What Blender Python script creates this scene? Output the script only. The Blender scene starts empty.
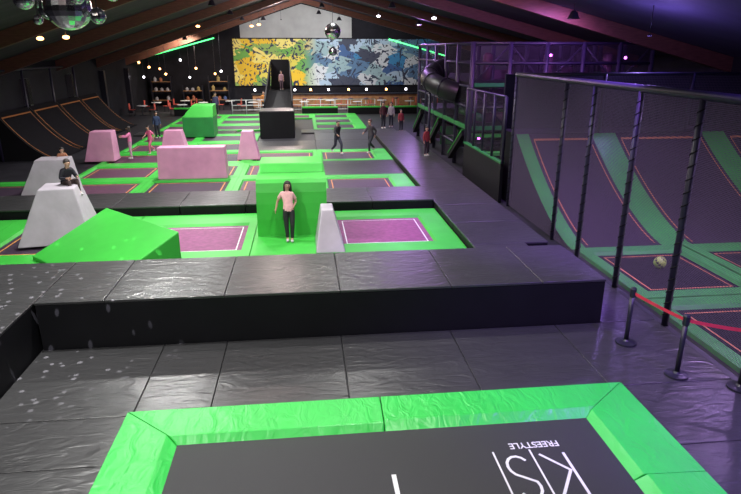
import bpy, bmesh, math, random
from mathutils import Vector, Matrix
random.seed(4)
S = bpy.context.scene
S.view_settings.view_transform = 'Standard'
S.view_settings.look = 'None'
S.view_settings.exposure = 0.0

# ------------------------------------------------------------------ materials
def nodes_of(m):
    m.use_nodes = True
    return m.node_tree.nodes, m.node_tree.links
def pmat(name, col, rough=0.6, var=0.15, scale=6.0, bump=0.0, bscale=20.0, metal=0.0, emit=None, estr=0.0, stretch=None, spec=0.5, detail=3.0, bdist=0.05, bdetail=2.0, distort=0.0):
    m = bpy.data.materials.new(name)
    n, l = nodes_of(m)
    b = n['Principled BSDF']
    tc = n.new('ShaderNodeTexCoord')
    src = tc.outputs['Object']
    if stretch:
        mp = n.new('ShaderNodeMapping'); mp.inputs['Scale'].default_value = stretch
        l.new(src, mp.inputs['Vector']); src = mp.outputs['Vector']
    no = n.new('ShaderNodeTexNoise'); no.inputs['Scale'].default_value = scale; no.inputs['Detail'].default_value = detail
    l.new(src, no.inputs['Vector'])
    cr = n.new('ShaderNodeValToRGB')
    cr.color_ramp.elements[0].position = 0.3; cr.color_ramp.elements[1].position = 0.7
    cr.color_ramp.elements[0].color = tuple(c*(1-var) for c in col)+(1,)
    cr.color_ramp.elements[1].color = tuple(min(1, c*(1+var)) for c in col)+(1,)
    l.new(no.outputs['Fac'], cr.inputs['Fac']); l.new(cr.outputs['Color'], b.inputs['Base Color'])
    b.inputs['Roughness'].default_value = rough
    b.inputs['Metallic'].default_value = metal
    b.inputs['Specular IOR Level'].default_value = spec
    if bump > 0:
        n2 = n.new('ShaderNodeTexNoise'); n2.inputs['Scale'].default_value = bscale; n2.inputs['Detail'].default_value = bdetail
        n2.inputs['Distortion'].default_value = distort
        l.new(src, n2.inputs['Vector'])
        bp = n.new('ShaderNodeBump'); bp.inputs['Strength'].default_value = bump; bp.inputs['Distance'].default_value = bdist
        l.new(n2.outputs['Fac'], bp.inputs['Height']); l.new(bp.outputs['Normal'], b.inputs['Normal'])
    if emit:
        b.inputs['Emission Color'].default_value = tuple(emit)+(1,)
        b.inputs['Emission Strength'].default_value = estr
    return m

def netmat(name, axes, col, spacing=0.05, th=0.11):
    m = bpy.data.materials.new(name); n, l = nodes_of(m)
    b = n['Principled BSDF']; b.inputs['Base Color'].default_value = tuple(col)+(1,); b.inputs['Roughness'].default_value = 0.8
    out = n['Material Output']
    tc = n.new('ShaderNodeTexCoord'); sx = n.new('ShaderNodeSeparateXYZ'); l.new(tc.outputs['Object'], sx.inputs[0])
    res = []
    for a in axes:
        d = n.new('ShaderNodeMath'); d.operation = 'DIVIDE'; d.inputs[1].default_value = spacing; l.new(sx.outputs[a], d.inputs[0])
        f = n.new('ShaderNodeMath'); f.operation = 'FRACT'; l.new(d.outputs[0], f.inputs[0])
        c = n.new('ShaderNodeMath'); c.operation = 'LESS_THAN'; c.inputs[1].default_value = th; l.new(f.outputs[0], c.inputs[0])
        res.append(c)
    mx = n.new('ShaderNodeMath'); mx.operation = 'MAXIMUM'; l.new(res[0].outputs[0], mx.inputs[0]); l.new(res[1].outputs[0], mx.inputs[1])
    tr = n.new('ShaderNodeBsdfTransparent'); ms = n.new('ShaderNodeMixShader')
    l.new(mx.outputs[0], ms.inputs[0]); l.new(tr.outputs[0], ms.inputs[1]); l.new(b.outputs[0], ms.inputs[2]); l.new(ms.outputs[0], out.inputs['Surface'])
    return m

M = {}
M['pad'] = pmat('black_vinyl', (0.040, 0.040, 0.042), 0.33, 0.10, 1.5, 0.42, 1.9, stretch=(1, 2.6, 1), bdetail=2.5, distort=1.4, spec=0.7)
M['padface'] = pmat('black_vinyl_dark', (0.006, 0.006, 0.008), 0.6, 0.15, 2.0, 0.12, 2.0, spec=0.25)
M['green'] = pmat('green_vinyl', (0.035, 0.58, 0.08), 0.38, 0.06, 1.5, 0.5, 2.6, stretch=(2.0, 1, 1), bdetail=2.5, distort=1.2)
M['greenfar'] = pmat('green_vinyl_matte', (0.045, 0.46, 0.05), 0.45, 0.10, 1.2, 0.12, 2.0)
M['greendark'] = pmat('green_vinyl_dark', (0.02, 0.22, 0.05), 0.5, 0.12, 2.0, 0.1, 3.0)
M['mat'] = pmat('jump_fabric', (0.026, 0.026, 0.030), 0.6, 0.25, 60.0, 0.2, 220.0, stretch=(1, 6, 1))
M['matpurple'] = pmat('jump_fabric_purple', (0.22, 0.045, 0.15), 0.6, 0.2, 8.0)
M['matdark'] = pmat('jump_fabric_dark', (0.04, 0.022, 0.045), 0.6, 0.2, 8.0)
M['matblack'] = pmat('jump_fabric_black', (0.008, 0.007, 0.010), 0.85, 0.2, 8.0, spec=0.1)
M['matmaroon'] = pmat('jump_fabric_maroon', (0.09, 0.03, 0.065), 0.6, 0.2, 8.0)
M['ramp'] = pmat('ramp_fabric', (0.026, 0.016, 0.024), 0.7, 0.15, 8.0, spec=0.3)
M['white'] = pmat('white_print', (0.75, 0.75, 0.78), 0.6, 0.05)
M['orange'] = pmat('orange_line', (0.65, 0.26, 0.07), 0.6, 0.05)
M['orangedim'] = pmat('orange_line_dull', (0.40, 0.15, 0.04), 0.6, 0.05)
M['greyvinyl'] = pmat('light_grey_vinyl', (0.46, 0.42, 0.48), 0.45, 0.10, 2.0, 0.2, 3.0)
M['pink'] = pmat('pink_vinyl', (0.62, 0.28, 0.45), 0.45, 0.10, 2.0, 0.2, 3.0)
M['floor'] = pmat('floor_rubber', (0.022, 0.021, 0.028), 0.5, 0.3, 2.0)
M['wall'] = pmat('black_wall', (0.012, 0.012, 0.018), 0.8, 0.3, 1.0, spec=0.2)
M['gable'] = pmat('grey_gable', (0.36, 0.37, 0.38), 0.9, 0.1, 1.0)
M['ceil'] = pmat('dark_ceiling', (0.055, 0.042, 0.06), 0.9, 0.35, 0.6, stretch=(1, 4, 1))
M['ceilblue'] = pmat('dark_blue_roof_lining', (0.040, 0.038, 0.075), 0.85, 0.15, 0.4, stretch=(1, 3, 1))
M['beam'] = pmat('brown_timber', (0.12, 0.048, 0.032), 0.6, 0.3, 3.0, stretch=(1, 8, 8))
M['steel'] = pmat('black_steel', (0.02, 0.02, 0.03), 0.35, 0.1)
M['slide'] = pmat('black_plastic', (0.010, 0.010, 0.013), 0.45, 0.1)
M['post'] = pmat('padded_post', (0.020, 0.017, 0.042), 0.45, 0.2, 5.0)
M['red'] = pmat('red_belt', (0.7, 0.04, 0.09), 0.6, 0.1)
M['mirror'] = pmat('mirror_glass', (0.95, 0.96, 0.98), 0.15, 0.05, metal=1.0)
M['wood'] = pmat('warm_wood', (0.32, 0.16, 0.07), 0.5, 0.3, 4.0)
M['rail'] = pmat('white_rail', (0.6, 0.62, 0.65), 0.4, 0.05)
M['led'] = pmat('green_led', (0.1, 0.9, 0.2), 0.5, 0.02, emit=(0.1, 1.0, 0.25), estr=3.0)
M['lampwarm'] = pmat('warm_lamp_glass', (1, 0.6, 0.3), 0.5, 0.02, emit=(1.0, 0.45, 0.15), estr=8.0)
M['lampwhite'] = pmat('white_lamp_glass', (1, 1, 1), 0.5, 0.02, emit=(0.95, 0.9, 1.0), estr=6.0)
M['lamppurple'] = pmat('purple_lamp_glass', (0.6, 0.2, 1), 0.5, 0.02, emit=(0.75, 0.15, 1.0), estr=7.0)
M['net_yz'] = netmat('net_side', (1, 2), (0.11, 0.075, 0.16), spacing=0.028, th=0.29)
M['net_xz'] = netmat('net_end', (0, 2), (0.06, 0.045, 0.075), th=0.22)
M['net_ps_x'] = netmat('net_frame_front', (0, 2), (0.03, 0.025, 0.04), th=0.14)
M['net_ps_y'] = netmat('net_frame_side', (1, 2), (0.03, 0.025, 0.04), th=0.14)
M['skin'] = pmat('skin', (0.55, 0.33, 0.24), 0.5, 0.05)
M['lips'] = pmat('lips', (0.4, 0.12, 0.12), 0.5, 0.05)
M['eye'] = pmat('eye_dark', (0.02, 0.015, 0.012), 0.2, 0.05)
CL = {}
def cloth(c, nm='cloth', rough=0.8):
    k = tuple(c)+(nm,)
    if k not in CL: CL[k] = pmat(nm, c, rough, 0.12, 12.0, 0.1, 15.0)
    return CL[k]

# ------------------------------------------------------------------ helpers
def link(o): S.collection.objects.link(o); return o
def tag(o, label, cat, group=None):
    o['label'] = label; o['category'] = cat
    if group: o['group'] = group
    return o
def structure(o): o['kind'] = 'structure'; return o
def thing(name, label, cat, loc, rotz=0, group=None):
    e = bpy.data.objects.new(name, None); e.empty_display_size = 0.2
    e.location = loc; e.rotation_euler = (0, 0, rotz); link(e)
    return tag(e, label, cat, group)
def mobj(name, verts, faces, mat, parent=None, loc=(0, 0, 0), smooth=False, bevel=0, seg=2, mats=None, fm=None):
    me = bpy.data.meshes.new(name)
    me.from_pydata([tuple(v) for v in verts], [], faces)
    for mm in (mats or [mat]): me.materials.append(mm)
    if fm:
        for p, i in zip(me.polygons, fm): p.material_index = i
    bm = bmesh.new(); bm.from_mesh(me)
    bmesh.ops.recalc_face_normals(bm, faces=bm.faces)
    if bevel > 0:
        bmesh.ops.bevel(bm, geom=bm.edges[:], offset=bevel, segments=seg, affect='EDGES', profile=0.6)
    bm.to_mesh(me); bm.free()
    if smooth or bevel > 0:
        for p in me.polygons: p.use_smooth = smooth
    o = bpy.data.objects.new(name, me); o.location = loc; link(o)
    if parent: o.parent = parent
    return o
def boxvf(x0, x1, y0, y1, z0, z1):
    v = [(x0, y0, z0), (x1, y0, z0), (x1, y1, z0), (x0, y1, z0), (x0, y0, z1), (x1, y0, z1), (x1, y1, z1), (x0, y1, z1)]
    f = [(0, 3, 2, 1), (4, 5, 6, 7), (0, 1, 5, 4), (1, 2, 6, 5), (2, 3, 7, 6), (3, 0, 4, 7)]
    return v, f
BF = boxvf(0, 1, 0, 1, 0, 1)[1]
def box(name, x0, x1, y0, y1, z0, z1, mat, parent=None, bevel=0, seg=2):
    if parent is None:
        cx, cy = (x0+x1)/2, (y0+y1)/2
        v, f = boxvf(x0-cx, x1-cx, y0-cy, y1-cy, 0, z1-z0)
        return mobj(name, v, f, mat, None, (cx, cy, z0), bevel=bevel, seg=seg)
    v, f = boxvf(x0, x1, y0, y1, z0, z1)
    return mobj(name, v, f, mat, parent, bevel=bevel, seg=seg)
def merge(parts):
    V = []; F = []
    for v, f in parts:
        o = len(V); V += list(v); F += [tuple(i+o for i in q) for q in f]
    return V, F
def tubevf(pts, r, n=10, cap=True):
    pts = [Vector(p) for p in pts]; V = []; F = []
    for i, p in enumerate(pts):
        if i == 0: d = pts[1]-p
        elif i == len(pts)-1: d = p-pts[i-1]
        else: d = pts[i+1]-pts[i-1]
        d.normalize()
        up = Vector((0, 0, 1)) if abs(d.z) < 0.9 else Vector((1, 0, 0))
        a = d.cross(up).normalized(); b = d.cross(a).normalized()
        rr = r[i] if isinstance(r, (list, tuple)) else r
        for k in range(n):
            t = 2*math.pi*k/n
            V.append(tuple(p+a*math.cos(t)*rr+b*math.sin(t)*rr))
    for i in range(len(pts)-1):
        for k in range(n):
            F.append((i*n+k, i*n+(k+1) % n, (i+1)*n+(k+1) % n, (i+1)*n+k))
    if cap:
        F.append(tuple(range(n))[::-1]); F.append(tuple((len(pts)-1)*n+k for k in range(n)))
    return V, F
def tube(name, pts, r, mat, parent=None, n=10, smooth=True):
    if parent is None:
        b = Vector(pts[0]); pts = [Vector(p)-b for p in pts]; loc = b
    else: loc = (0, 0, 0)
    v, f = tubevf(pts, r, n)
    return mobj(name, v, f, mat, parent, loc, smooth=smooth)
def lathe(prof, n=20, cx=0, cy=0):
    V = []; F = []
    for r, z in prof:
        for k in range(n):
            t = 2*math.pi*k/n; V.append((cx+r*math.cos(t), cy+r*math.sin(t), z))
    for i in range(len(prof)-1):
        for k in range(n):
            F.append((i*n+k, i*n+(k+1) % n, (i+1)*n+(k+1) % n, (i+1)*n+k))
    F.append(tuple(range(n))[::-1]); F.append(tuple((len(prof)-1)*n+k for k in range(n)))
    return V, F
def ellvf(c, r, nu=12, nv=8):
    V = []; F = []
    for i in range(nv+1):
        ph = math.pi*i/nv
        for k in range(nu):
            t = 2*math.pi*k/nu
            V.append((c[0]+r[0]*math.sin(ph)*math.cos(t), c[1]+r[1]*math.sin(ph)*math.sin(t), c[2]+r[2]*math.cos(ph)))
    for i in range(nv):
        for k in range(nu):
            F.append((i*nu+k, (i+1)*nu+k, (i+1)*nu+(k+1) % nu, i*nu+(k+1) % nu))
    return V, F
def ribbon(pts, w, z):
    parts = []
    for a, b in zip(pts[:-1], pts[1:]):
        a = Vector(a); b = Vector(b); d = (b-a).normalized(); nrm = Vector((-d.y, d.x))*w/2; e = d*w/2
        q = [a-e+nrm, a-e-nrm, b+e-nrm, b+e+nrm]
        parts.append(([(p.x, p.y, z) for p in q], [(0, 1, 2, 3)]))
    return merge(parts)
def miterline(pts, w, z):
    P = [Vector(p) for p in pts]; V = []
    for i, p in enumerate(P):
        d0 = (p-P[i-1]).normalized() if i > 0 else (P[1]-p).normalized()
        d1 = (P[i+1]-p).normalized() if i < len(P)-1 else d0
        n0 = Vector((-d0.y, d0.x)); n1 = Vector((-d1.y, d1.x)); m = (n0+n1).normalized(); k = min(2.0, 1/max(.4, m.dot(n0)))
        V += [(p.x+m.x*k*w/2, p.y+m.y*k*w/2, z), (p.x-m.x*k*w/2, p.y-m.y*k*w/2, z)]
    return V, [(2*i, 2*i+1, 2*i+3, 2*i+2) for i in range(len(P)-1)]
def copy_thing(src, loc, rotz=None):
    t = src.copy(); t.location = loc
    if rotz is not None: t.rotation_euler = (0, 0, rotz)
    link(t)
    for c in list(src.children):
        k = c.copy(); k.parent = t; link(k)
    return t

# ------------------------------------------------------------------ camera
cam = bpy.data.cameras.new('camera'); co = bpy.data.objects.new('camera', cam); link(co)
cam.sensor_width = 36.0; cam.lens = 590/741*36.0; cam.clip_end = 300
phi, psi = math.radians(18.46), math.radians(6.24)
co.location = (0, 0, 4.8); co.rotation_euler = (math.pi/2-phi, 0, -psi)
S.camera = co

# ------------------------------------------------------------------ shell
XL, XR, YN, YB = -14.0, 17.0, -4.0, 57.0
RX, RZ = 0.0, 8.8
def roofz(x): return RZ-(0.325 if x < RX else 0.25)*abs(x-RX)
structure(box('floor', XL-0.2, XR+0.2, YN, YB+0.2, -0.2, 0.0, M['floor']))
structure(box('wall_west', XL-0.2, XL, YN, YB, 0, roofz(XL), M['wall']))
structure(box('wall_east', XR, XR+0.2, YN, YB, 0, roofz(XR), M['wall']))
def gable(name, y0, y1, mat):
    v = []
    for y in (y0, y1):
        v += [(XL, y, 0), (XR, y, 0), (XR, y, roofz(XR)), (RX, y, RZ), (XL, y, roofz(XL))]
    f = [(0, 1, 2, 3, 4), (5, 9, 8, 7, 6)]+[(i, 5+i, 5+(i+1) % 5, (i+1) % 5) for i in range(5)]
    return structure(mobj(name, v, f, mat))
gable('wall_north', YB, YB+0.2, M['wall'])
gable('wall_south', YN-0.2, YN, M['wall'])
def slope(name, xa, xb, m):
    v = [(xa, YN, roofz(xa)), (xb, YN, roofz(xb)), (xb, YB, roofz(xb)), (xa, YB, roofz(xa))]
    v += [(a, b, c+0.15) for a, b, c in v]
    return structure(mobj(name, v, [(0, 1, 2, 3), (7, 6, 5, 4), (0, 4, 5, 1), (1, 5, 6, 2), (2, 6, 7, 3), (3, 7, 4, 0)], m))
slope('ceiling', XL, RX, M['ceil']); slope('ceiling', RX, XR, M['ceilblue'])
gv = [(-5.5, YB-0.06, 5.85), (4.5, YB-0.06, 5.85), (4.5, YB-0.06, roofz(4.5)-0.1), (0, YB-0.06, RZ-0.1), (-5.5, YB-0.06, roofz(-5.5)-0.1)]
structure(mobj('trim_1', gv+[(a, YB, c) for a, b, c in gv], [(0, 1, 2, 3, 4), (9, 8, 7, 6, 5)]+[(i, 5+i, 5+(i+1) % 5, (i+1) % 5) for i in range(5)], M['gable']))
k = 2
for y in (2, 9, 16, 23, 30, 37, 44, 51):
    for sgn, xe in ((-1, XL), (1, XR)):
        if sgn > 0 and y < 20: continue
        v = []
        for yy in (y-0.12, y+0.12):
            v += [(RX, yy, RZ-0.02), (xe, yy, roofz(xe)-0.02), (xe, yy, roofz(xe)-0.6), (RX, yy, RZ-0.4)]
        structure(mobj('trim_%d' % k, v, [(0, 1, 2, 3), (7, 6, 5, 4)]+[(i, 4+i, 4+(i+1) % 4, (i+1) % 4) for i in range(4)], M['beam'])); k += 1
for i, y in enumerate((20, 26, 32, 38, 44, 50)):
    tag(box('wall_column', XL+0.02, XL+0.35, y, y+0.35, 0, roofz(XL)-0.8, M['steel']), 'black steel column along the dark side wall', 'column', 'side wall columns')

# ------------------------------------------------------------------ mural
def muralmat():
    m = bpy.data.materials.new('mural_paint'); n, l = nodes_of(m); b = n['Principled BSDF']; b.inputs['Roughness'].default_value = 0.7
    tc = n.new('ShaderNodeTexCoord')
    mp = n.new('ShaderNodeMapping'); mp.inputs['Scale'].default_value = (0.42, 1, 0.62); l.new(tc.outputs['Object'], mp.inputs[0])
    v = n.new('ShaderNodeTexVoronoi'); v.inputs['Scale'].default_value = 1.6
    no = n.new('ShaderNodeTexNoise'); no.inputs['Scale'].default_value = 1.3; no.inputs['Detail'].default_value = 2; no.inputs['Distortion'].default_value = 1.5
    l.new(mp.outputs[0], no.inputs['Vector'])
    add = n.new('ShaderNodeVectorMath'); add.operation = 'ADD'; l.new(mp.outputs[0], add.inputs[0]); l.new(no.outputs['Color'], add.inputs[1]); l.new(add.outputs[0], v.inputs['Vector'])
    sx = n.new('ShaderNodeSeparateColor'); l.new(v.outputs['Color'], sx.inputs[0])
    def ramp(cols):
        r = n.new('ShaderNodeValToRGB'); r.color_ramp.interpolation = 'CONSTANT'
        e = r.color_ramp.elements
        while len(e) > 1: e.remove(e[0])
        e[0].position = 0; e[0].color = cols[0]+(1,)
        for i, c in enumerate(cols[1:]):
            q = e.new((i+1)/len(cols)); q.color = c+(1,)
        return r
    r1 = ramp([(0.75, 0.5, 0.03), (0.7, 0.62, 0.1), (0.25, 0.4, 0.1), (0.8, 0.7, 0.2), (0.15, 0.4, 0.08), (0.75, 0.55, 0.05)])
    r2 = ramp([(0.05, 0.12, 0.3), (0.4, 0.55, 0.7), (0.05, 0.25, 0.5), (0.6, 0.65, 0.7), (0.05, 0.06, 0.10), (0.10, 0.2, 0.35), (0.3, 0.45, 0.5)])
    l.new(sx.outputs[0], r1.inputs[0]); l.new(sx.outputs[0], r2.inputs[0])
    sp = n.new('ShaderNodeSeparateXYZ'); l.new(tc.outputs['Object'], sp.inputs[0])
    mr = n.new('ShaderNodeMapRange'); mr.inputs['From Min'].default_value = -3.2; mr.inputs['From Max'].default_value = -1.9
    l.new(sp.outputs[0], mr.inputs[0])
    mx = n.new('ShaderNodeMix'); mx.data_type = 'RGBA'; l.new(mr.outputs[0], mx.inputs[0]); l.new(r1.outputs[0], mx.inputs[6]); l.new(r2.outputs[0], mx.inputs[7])
    n3 = n.new('ShaderNodeTexNoise'); n3.inputs['Scale'].default_value = 1.2; n3.inputs['Distortion'].default_value = 3; l.new(tc.outputs['Object'], n3.inputs['Vector'])
    gt = n.new('ShaderNodeMath'); gt.operation = 'GREATER_THAN'; gt.inputs[1].default_value = 0.58; l.new(n3.outputs['Fac'], gt.inputs[0])
    m2 = n.new('ShaderNodeMix'); m2.data_type = 'RGBA'; l.new(gt.outputs[0], m2.inputs[0]); l.new(mx.outputs[2], m2.inputs[6]); m2.inputs[7].default_value = (0.03, 0.04, 0.08, 1)
    l.new(m2.outputs[2], b.inputs['Base Color'])
    return m
tag(box('wall_mural', -6.2, 12.6, YB-0.18, YB-0.08, 1.7, 5.75, muralmat()), 'wide graffiti mural in yellow, blue and white across the end wall', 'mural')
tag(tube('led_strip', [(-13.6, YB-0.1, roofz(-13.6)-0.1), (-7.8, YB-0.1, roofz(-7.8)-0.45)], 0.05, M['led']), 'glowing green led strip under the roof slope', 'led strip', 'green led strips')
tag(tube('led_strip', [(7.9, YB-0.24, 5.75), (13.2, YB-0.24, 4.3)], 0.05, M['led']), 'glowing green led strip under the roof slope', 'led strip', 'green led strips')

# ------------------------------------------------------------------ foreground padding
BY0, BY1, BH = 9.36, 11.36, 0.89
def barrier(x0, x1, y0, y1, h, cuts, axis, label):
    cx, cy = (x0+x1)/2, (y0+y1)/2
    t = thing('padded_barrier', label, 'padded barrier', (cx, cy, 0), 0)
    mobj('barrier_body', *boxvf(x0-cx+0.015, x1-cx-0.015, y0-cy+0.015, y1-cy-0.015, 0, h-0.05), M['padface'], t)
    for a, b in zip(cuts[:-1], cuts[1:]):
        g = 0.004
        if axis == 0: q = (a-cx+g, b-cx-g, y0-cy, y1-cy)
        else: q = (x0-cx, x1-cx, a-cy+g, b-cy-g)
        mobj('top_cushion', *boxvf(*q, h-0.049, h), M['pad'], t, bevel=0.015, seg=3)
    return t
barrier(-4.5, 5.3, BY0, BY1, BH, [-4.5, -3.4, -1.45, 0.5, 2.45, 4.1, 5.3], 0, 'long raised black padded barrier in front of the trampoline field')
barrier(-6.6, -4.51, 3.6, BY1, BH, [3.6, 5.6, 7.6, BY0, BY1], 1, 'black padded side barrier speckled with spots of light')
def padblock(x0, x1, y0, y1, z0, z1, label, grp):
    g = 0.006
    t = thing('padded_block', label, 'padded block', ((x0+x1)/2, (y0+y1)/2, z0), 0, grp)
    hx, hy = (x1-x0)/2-g, (y1-y0)/2-g; h = z1-z0
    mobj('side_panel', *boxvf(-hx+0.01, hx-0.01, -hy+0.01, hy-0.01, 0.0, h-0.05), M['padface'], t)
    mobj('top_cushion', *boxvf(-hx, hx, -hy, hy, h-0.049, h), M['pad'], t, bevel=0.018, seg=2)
    return t
def floorpad(x0, x1, y0, y1, label='black vinyl floor mat around the green trampoline', grp='black floor mats', z=0.04):
    g = 0.005
    tag(box('floor_mat', x0+g, x1-g, y0+g, y1-g, 0.0, z, M['pad'], bevel=0.012, seg=3), label, 'floor mat', grp)
FX = [-4.5, -2.5, -1.45, 0.5, 2.45, 4.4, 6.35]
GY = 7.26
for a, b in zip(FX[:-1], FX[1:]): floorpad(a, b, GY+0.005, BY0-0.01)
for y in (6.23, 5.20, 4.17): floorpad(-4.5, -2.56, y, y+1.03)
for y in (5.86, 4.46, 3.06): floorpad(4.56, 6.35, y, y+1.4)
for y in (9.36, 10.76, 12.16): floorpad(5.31, 6.35, y, y+1.4, 'black floor mat on the aisle beside the net')
for i in range(12):
    y = 11.4+i*1.95
    padblock(3.95, 5.29 if i == 0 else 5.9, y, y+1.95, 0, 0.3, 'low black padded walkway block beside the trampolines', 'walkway blocks')
for i in range(9):
    x = -13.6+i*1.95
    padblock(x, x+1.95, 17.75, 19.7, 0, 0.35, 'low black padded divider between trampoline rows', 'divider blocks')

# ------------------------------------------------------------------ trampolines
def frame_side(outer, inner, side, ht, slopew, t0=0, t1=1):
    ox0, ox1, oy0, oy1 = outer; ix0, ix1, iy0, iy1 = inner
    C = {'far': ((ox0, oy1), (ox1, oy1), (ix1, iy1), (ix0, iy1)),
         'near': ((ox1, oy0), (ox0, oy0), (ix0, iy0), (ix1, iy0)),
         'west': ((ox0, oy0), (ox0, oy1), (ix0, iy1), (ix0, iy0)),
         'east': ((ox1, oy1), (ox1, oy0), (ix1, iy0), (ix1, iy1))}[side]
    a, b, c, d = [Vector(p) for p in C]
    A = a.lerp(b, t0); B = a.lerp(b, t1); Cc = d.lerp(c, t1); D = d.lerp(c, t0)
    w = (A-D).length
    f = min(0.9, slopew/w) if w else 0
    D2 = D.lerp(A, f); C2 = Cc.lerp(B, f)
    V = [(A.x, A.y, 0.012), (B.x, B.y, 0.012), (B.x, B.y, ht), (A.x, A.y, ht), (D2.x, D2.y, ht), (C2.x, C2.y, ht), (D.x, D.y, 0.012), (Cc.x, Cc.y, 0.012)]
    F = [(0, 1, 2, 3), (3, 2, 5, 4), (4, 5, 7, 6), (6, 7, 1, 0), (0, 3, 4, 6), (1, 7, 5, 2)]
    return V, F
def rectline(x0, x1, y0, y1, w, z):
    parts = []
    for a, b, c, d in ((x0, x1, y0, y0+w), (x0, x1, y1-w, y1), (x0, x0+w, y0+w, y1-w), (x1-w, x1, y0+w, y1-w)):
        parts.append(([(a, c, z), (b, c, z), (b, d, z), (a, d, z)], [(0, 1, 2, 3)]))
    return merge(parts)
def tramp(outer, inner, matm, padm, ht=0.1, line=None, label='square trampoline with green padding', grp='trampoline field', slopew=0.1, big=False, lw=0.04):
    cx, cy = (outer[0]+outer[1])/2, (outer[2]+outer[3])/2
    g = 0.004
    o = (outer[0]-cx+g, outer[1]-cx-g, outer[2]-cy+g, outer[3]-cy-g); i = (inner[0]-cx, inner[1]-cx, inner[2]-cy, inner[3]-cy)
    t = thing('trampoline', label, 'trampoline', (cx, cy, 0), 0, grp)
    mobj('jump_mat', *boxvf(i[0]-0.02, i[1]+0.02, i[2]-0.02, i[3]+0.02, 0.0, 0.03), matm, t)
    if big:
        for s, cuts in (('far', (0, 0.49, 1)), ('near', (0, 0.5, 1)), ('west', (0, 0.5, 1)), ('east', (0, 0.5, 1))):
            for c0, c1 in zip(cuts[:-1], cuts[1:]):
                v, f = frame_side(o, i, s, ht, slopew, c0+0.001, c1-0.001)
                mobj('edge_pad', v, f, padm, t, bevel=0.012, seg=2)
    else:
        v, f = merge([frame_side(o, i, s, ht, slopew) for s in ('far', 'near', 'west', 'east')])
        mobj('edge_pad', v, f, padm, t)
    if line:
        v, f = rectline(i[0]+0.12, i[1]-0.12, i[2]+0.12, i[3]-0.12, lw, 0.034)
        mobj('marking_line', v, f, line, t)
    return t
big = tramp((-2.55, 4.55, 3.3, GY), (-1.74, 3.66, 4.1, 6.53), M['mat'], M['green'], 0.11, None,
            'large trampoline with black mat, thick green pads and white logo', 'foreground trampoline', 0.17, True)
del big['group']
bl = big.location
v, f = ribbon([(0.9-bl.x, 4.3-bl.y), (0.9-bl.x, 5.68-bl.y)], 0.055, 0.034)
v2, f2 = ribbon([(0.3-bl.x, 5.0-bl.y), (1.5-bl.x, 5.0-bl.y)], 0.055, 0.0345)
mobj('centre_cross', *merge([(v, f), (v2, f2)]), M['white'], big)
def textmesh(name, body, size, mat, parent, loc, rotz, sx=1.0):
    c = bpy.data.curves.new(name, 'FONT'); c.body = body; c.size = size; c.extrude = 0.001; c.offset = 0.002
    o = bpy.data.objects.new(name, c); link(o); bpy.context.view_layer.update()
    me = bpy.data.meshes.new_from_object(o.evaluated_get(bpy.context.evaluated_depsgraph_get()))
    bpy.data.objects.remove(o)
    me.materials.clear(); me.materials.append(mat)
    ob = bpy.data.objects.new(name, me); link(ob); ob.parent = parent; ob.location = loc; ob.rotation_euler = (0, 0, rotz); ob.scale = (sx, 1, 1)
    return ob
textmesh('logo_text', 'FREESTYLE', 0.16, M['white'], big, (3.08-bl.x, 6.12-bl.y, 0.033), math.pi, 0.86)
lg = []
def L(pts, w=0.022): lg.append(miterline([(3.06-p[0]-bl.x, 5.98-p[1]-bl.y) for p in pts], w, 0.0345))
L([(0.0, 0.10), (0.0, 0.84)], 0.036)
L([(0.31, 0.10), (0.04, 0.42), (0.31, 0.84)], 0.036)
L([(0.40, 0.0), (0.40, 0.94)], 0.024)
sarc = []
for i in range(9): a = math.radians(-150+200*i/8); sarc.append((0.635+0.135*math.cos(a), 0.29+0.18*math.sin(a)))
for i in range(1, 9): a = math.radians(-150+200*(8-i)/8); sarc.append((0.635-0.135*math.cos(a), 0.65-0.18*math.sin(a)))
L(sarc, 0.036)
L([(0.87, 0.0), (0.87, 0.94)], 0.024)
mobj('logo_emblem', *merge(lg), M['white'], big)

gl = 'trampoline with purple mat and bright green padding'
tramp((0.3, 3.93, 13.6, 17.6), (0.85, 3.25, 14.4, 16.8), M['matpurple'], M['greenfar'], line=M['white'], label=gl, lw=0.03)
tramp((-4.85, -1.45, 13.6, 17.6), (-4.3, -1.7, 14.2, 16.5), M['matpurple'], M['greenfar'], line=M['white'], label=gl, lw=0.03)
tramp((-8.4, -4.86, 13.6, 17.6), (-7.8, -5.4, 14.4, 16.8), M['matdark'], M['greenfar'], line=M['orange'], label='trampoline with dark mat behind the grey obstacle')
tramp((-12, -8.41, 13.6, 17.6), (-11.5, -8.9, 14.4, 16.8), M['matpurple'], M['greenfar'], line=M['orange'], label=gl)
tag(box('landing_mat', -1.44, 0.29, 13.6, 17.6, 0, 0.1, M['greenfar'], bevel=0.02), 'flat green landing mat under the climbing block', 'landing mat')
cols = [(-12.3, -9.0, -11.9, -9.25), (-9.0, -5.95, -8.8, -6.2), (-5.95, -2.65, -5.7, -2.95), (-2.65, 0.53, -2.4, 0.3), (0.53, 3.93, 0.8, 3.15)]
rows = [19.95, 23.15, 26.35, 29.55, 32.75, 37.6, 40.8, 44.0]
mm = [M['matdark'], M['matmaroon'], M['matdark'], M['matmaroon'], M['matdark'], M['matmaroon']]
def fieldmat(x0, x1, y0, y1): tag(box('floor_mat', x0+0.01, x1-0.01, y0+0.01, y1-0.01, 0, 0.1, M['pad'], bevel=0.02), 'black floor mat between trampoline rows', 'floor mat', 'mid hall floor mats')
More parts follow.
